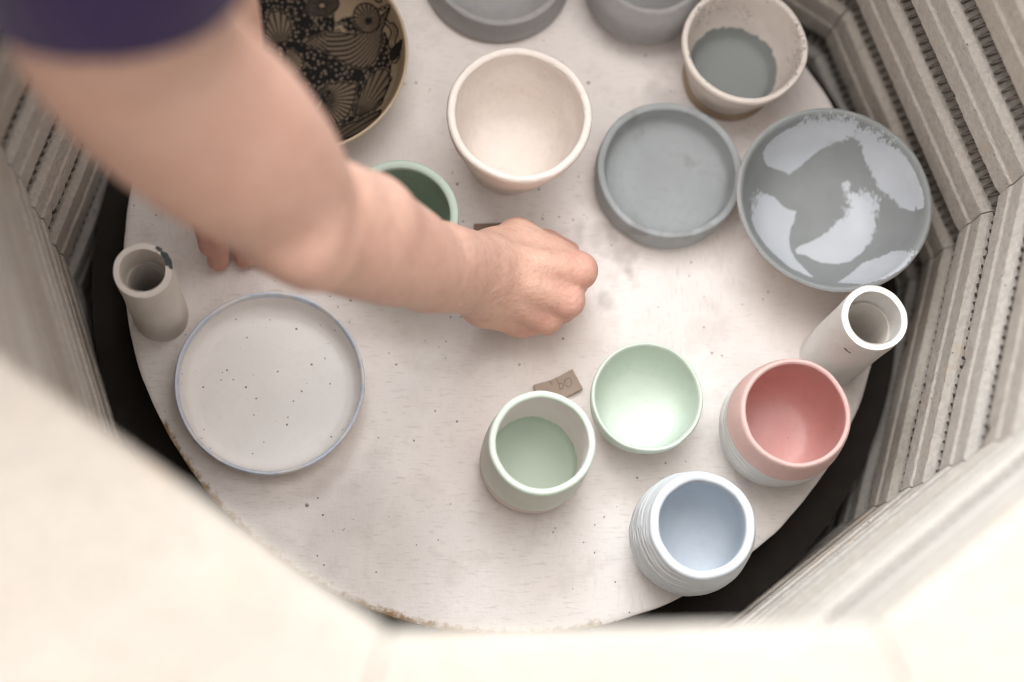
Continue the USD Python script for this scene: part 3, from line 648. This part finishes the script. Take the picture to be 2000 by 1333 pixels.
for s in (-1, 1):   # the two forearm bones flatten the wrist
    arm.append(((fw + s * side).tolist(), (W + s * side).tolist(), .0165, .0160, .016))
arm += [([-0.1119, -0.0697, 0.2663], [-0.0965, -0.0672, 0.237], .0150, .0170, .018), ([-0.0965, -0.0672, 0.237], [-0.0741, -0.0592, 0.1787], .0170, .0130, .018)]
arm.append(([-.128, -.110, .305], [-.122, -.108, .285], .016, .016, .02))
hand = []
for c, mm, r0, r1 in (('cI', 'I', .0135, .0122), ('cM', 'M', .0135, .0112), ('cR', 'R', .0130, .0106), ('cL', 'L', .0130, .0098)):
    hand.append((H[c], H[mm], r0, r1, .005)); hand.append((W.tolist(), H[c], .0170, r0, .012))
hand.append((H['hy'], H['L'], .0140, .0100, .010)); hand.append((W.tolist(), H['hy'], .0165, .0140, .012))
hand.append((H['T0'], H['T1'], .0140, .0115, .010)); hand.append((H['T1'], H['T2'], .0112, .0095, .004)); hand.append((H['T2'], H['T3'], .0095, .0078, .004))
hand += [([0.0010, -0.0120, 0.049], [0.0342, -0.0236, 0.050], .0125, .0100, .010), ([-.0090, -.0200, .060], [.0235, -.0218, .054], .0120, .0115, .012), ([.0000, -.0545, .032], [.0130, -.0565, .030], .0110, .0105, .010)]
hand.append((W.tolist(), H['T0'], .0165, .0150, .012)); hand.append((H['T1'], [.016, -.020, .052], .0105, .0100, .010))
for q, r in (('I', .0102), ('M', .0100), ('R', .0094), ('L', .0084)):
    hand += [(H[q], H[q + '2'], r + .0008, r, .0022), (H[q + '2'], H[q + '3'], r * .95, r * .86, .003), (H[q + '3'], H[q + '4'], r * .86, r * .74, .003)]
for q, r in (('I', .0125), ('M', .0118), ('R', .0110), ('L', .0102)):
    k0 = np.array(H[q]); k1 = k0 * .55 + np.array(H['c' + q]) * .45
    hand.append(((k0 + [0, 0, .0012]).tolist(), (k0 + [0, 0, .0010]).tolist(), r + .0004, r + .0004, .002))
    hand.append(((k0 + [0, 0, .0085]).tolist(), (k1 + [0, 0, .0100]).tolist(), .0034, .0026, .004))   # tendon
right = nets(arm + hand, .0021, .02)
soft = right.copy(); trimesh.smoothing.filter_taubin(soft, .5, .51, 60)
wgt = np.clip((np.array(right.vertices)[:, 2] - .088) / .035, 0, 1)[:, None]     # the forearm is smoother than the hand
right.vertices = np.array(right.vertices) * (1 - wgt) + np.array(soft.vertices) * wgt
LAr = [[-.30, .12, .55, .045], [-.2105,.0532,.4385,.040],[-.1967,.0390,.2688,.0335],[-.1912,.0336,.2052,.0285],[-.1917,.0267,.1406,.0235]]
left = chain(LAr, .0006)
LH = dict(a1=[-.2034,.0074,.085],a2=[-.2062,-.0123,.062],a3=[-.2045,-.0192,.030],b1=[-.1939,.0047,.080],b2=[-.198,-.0164,.050],b3=[-.2002,-.0219,.0085],c1=[-.183,.0073,.075],c2=[-.1802,-.0118,.045],c3=[-.1827,-.0194,.0085],d1=[-.1733,.0171,.065],d2=[-.1699,-.0094,.040],d3=[-.1697,-.0179,.0085],t1=[-.1677,.0294,.080],t2=[-.1597,.0129,.050],t3=[-.1546,-.0013,.030])
for q, r in zip('abcd', (.0079, .0082, .0078, .0066)):
    left += [([-.1917, .0267, .1406], LH[q + '1'], .019, .0115, .010), (LH[q + '1'], LH[q + '2'], r + .0018, r, .002), (LH[q + '2'], LH[q + '3'], r, r - .0004, .002)]
left += [([-.1917, .0267, .1406], LH['t1'], .019, .013, .010), (LH['t1'], LH['t2'], .0115, .0098, .004), (LH['t2'], LH['t3'], .0098, .0085, .003)]
leftm = nets(left, .0023, .02)
torso = nets([(RA[0][:3], [-.34, .0, .66], .052, .075, .03), ([-.30, .12, .55], [-.42, .14, .66], .045, .075, .03), ([-.34, .0, .66], [-.42, .14, .66], .08, .08, .05), ([-.40, .06, .62], [-.62, .08, .30], .12, .13, .05), ([-.62, .08, .30], [-.66, .08, -.1], .13, .15, .05)], .009, .03)
body = trimesh.util.concatenate([right, leftm, torso])
bv = np.array(body.vertices)
red = np.zeros(len(bv))
for q in ('I', 'M', 'R', 'L', 'I2', 'M2', 'R2', 'L2', 'T3', 'T2'): red = np.maximum(red, np.exp(-(np.linalg.norm(bv - H[q], axis=1) / .017) ** 2))
for q in ('a3', 'b3', 'c3', 'd3', 'a2', 'b2', 'c2'): red = np.maximum(red, 1.0 * np.exp(-(np.linalg.norm(bv - LH[q], axis=1) / .022) ** 2))
m = Mat(); p = m.pos()
skin = m.mix('c0', m.rng('r0', m.noise('n0', p, 26, 4, .55), .35, .68), (.71, .445, .350), (.67, .400, .305))
skin = m.mix('c1', m.rng('r1', m.noise('n1', p, 130, 4, .6), .45, .75), skin, (.60, .345, .262))
m.add('at', 'attribute', attribute='blush'); m.add('ats', 'separate_color', color='at.color')
skin = m.mix('c2', m.math('fr', 'multiply', 'ats.r', .75), skin, (.60, .270, .215))
m.add('vc', 'voronoi_texture', vector=p, scale=700, feature='distance_to_edge')
skin_look = m.build('skin', skin, .5, [('vc.distance', .12, .0006), (m.noise('nb', p, 320, 4), .65, .0013), (m.noise('nb2', p, 60, 3), .25, .003)], .35, sss=.12, subsurface_radius=(1.0, .35, .2), subsurface_scale=.006)
PB = np.array([-.62, .08, -.1])
person = thing('person', 'person in a dark purple short-sleeved top reaching one bare arm into the kiln', 'person', PB)
obj('body', local(body, PB), skin_look, person, True, attrs={'blush': red})

m = Mat(); p = m.pos()
cloth = m.mix('c0', m.noise('n0', p, 60, 4), (.030, .014, .060), (.045, .022, .085))
m.add('wv', 'wave_texture', vector=p, scale=380, distortion=2.0, detail=2.0)
cloth_look = m.build('purple_jersey', cloth, .85, [('wv.fac', .25, .0006), (m.noise('nf', p, 30, 4), .5, .006)], .2, sheen_weight=.15)
def loft(rings, limb, th=.0022, seg=96, seed=0):
    """Sleeve through rings (centre, axis, radius) round a limb, kept clear of the skin, with a turned hem."""
    G = catmull([[*c, *ax, r] for c, ax, r in rings], 6)
    LP = catmull(limb, 12); outs = []
    for sgn in (1, -1):
        for g in (G if sgn == 1 else G[::-1]):
            c, ax, r = g[:3], g[3:6] / np.linalg.norm(g[3:6]), g[6]
            u_ = np.cross(ax, [0, 1, .3]); u_ /= np.linalg.norm(u_); v_ = np.cross(ax, u_)
            a = np.arange(seg) / seg * 2 * np.pi
            rr = r + .006 * (meshkit.noise(np.stack([np.cos(a) * 1.6 + c[2] * 18, np.sin(a) * 1.6, 0 * a + seed], -1), 5) - .5)
            P = c + rr[:, None] * (np.cos(a)[:, None] * u_ + np.sin(a)[:, None] * v_)
            d = P[:, None] - LP[None, :, :3]; l = np.linalg.norm(d, axis=2); k = (l - LP[None, :, 3]).argmin(1)
            i = np.arange(seg); need = LP[k, 3] + .003
            P = np.where((l[i, k] < need)[:, None], LP[k, :3] + d[i, k] / l[i, k][:, None] * need[:, None], P)
            out = P - c; out /= np.linalg.norm(out, axis=1)[:, None]
            outs.append(P + out * (th if sgn == 1 else 0))
    V = np.vstack(outs); n = len(outs)
    i, j = np.meshgrid(np.arange(n - 1), np.arange(seg), indexing='ij')
    a, b = (i * seg + j).ravel(), (i * seg + (j + 1) % seg).ravel()
    return trimesh.Trimesh(V, np.vstack([np.stack([a, b, b + seg], 1), np.stack([a, b + seg, a + seg], 1)]), process=False)
AX = (.174, -.605, -.782)
sl = loft([((-.1966, -.0687, .4834), AX, .0478), ((-.1968, -.0650, .4885), AX, .0488), ((-.1968, -.0591, .5018), (.1, -.45, -.88), .0500), ((-.1966, -.0493, .5358), (.12, -.3, -.94), .0530), ((-.2050, -.0372, .5750), (.35, -.3, -.9), .0580), ((-.2340, -.0100, .6130), (.6, -.3, -.7), .062), ((-.29, .01, .650), (1, -.2, -.5), .074)], RA, seed=1)
sl2 = loft([((-.222, .062, .458), (.3, .3, -1), .052), ((-.228, .066, .468), (.35, .3, -1), .054), ((-.26, .092, .50), (.6, .4, -1), .056), ((-.30, .12, .55), (.8, .3, -.8), .060), ((-.36, .13, .61), (1, 0, -.6), .078)], LAr, seed=2)
tv = np.array(torso.vertices); tt = trimesh.Trimesh(tv, torso.faces, process=False)
tt.vertices = tt.vertices + tt.vertex_normals * .006
keep = (tt.triangles_center[:, 0] < -.285)
tt.update_faces(keep)
shirt = trimesh.util.concatenate([sl, sl2, tt])
obj('shirt', local(shirt, PB), cloth_look, person, True)
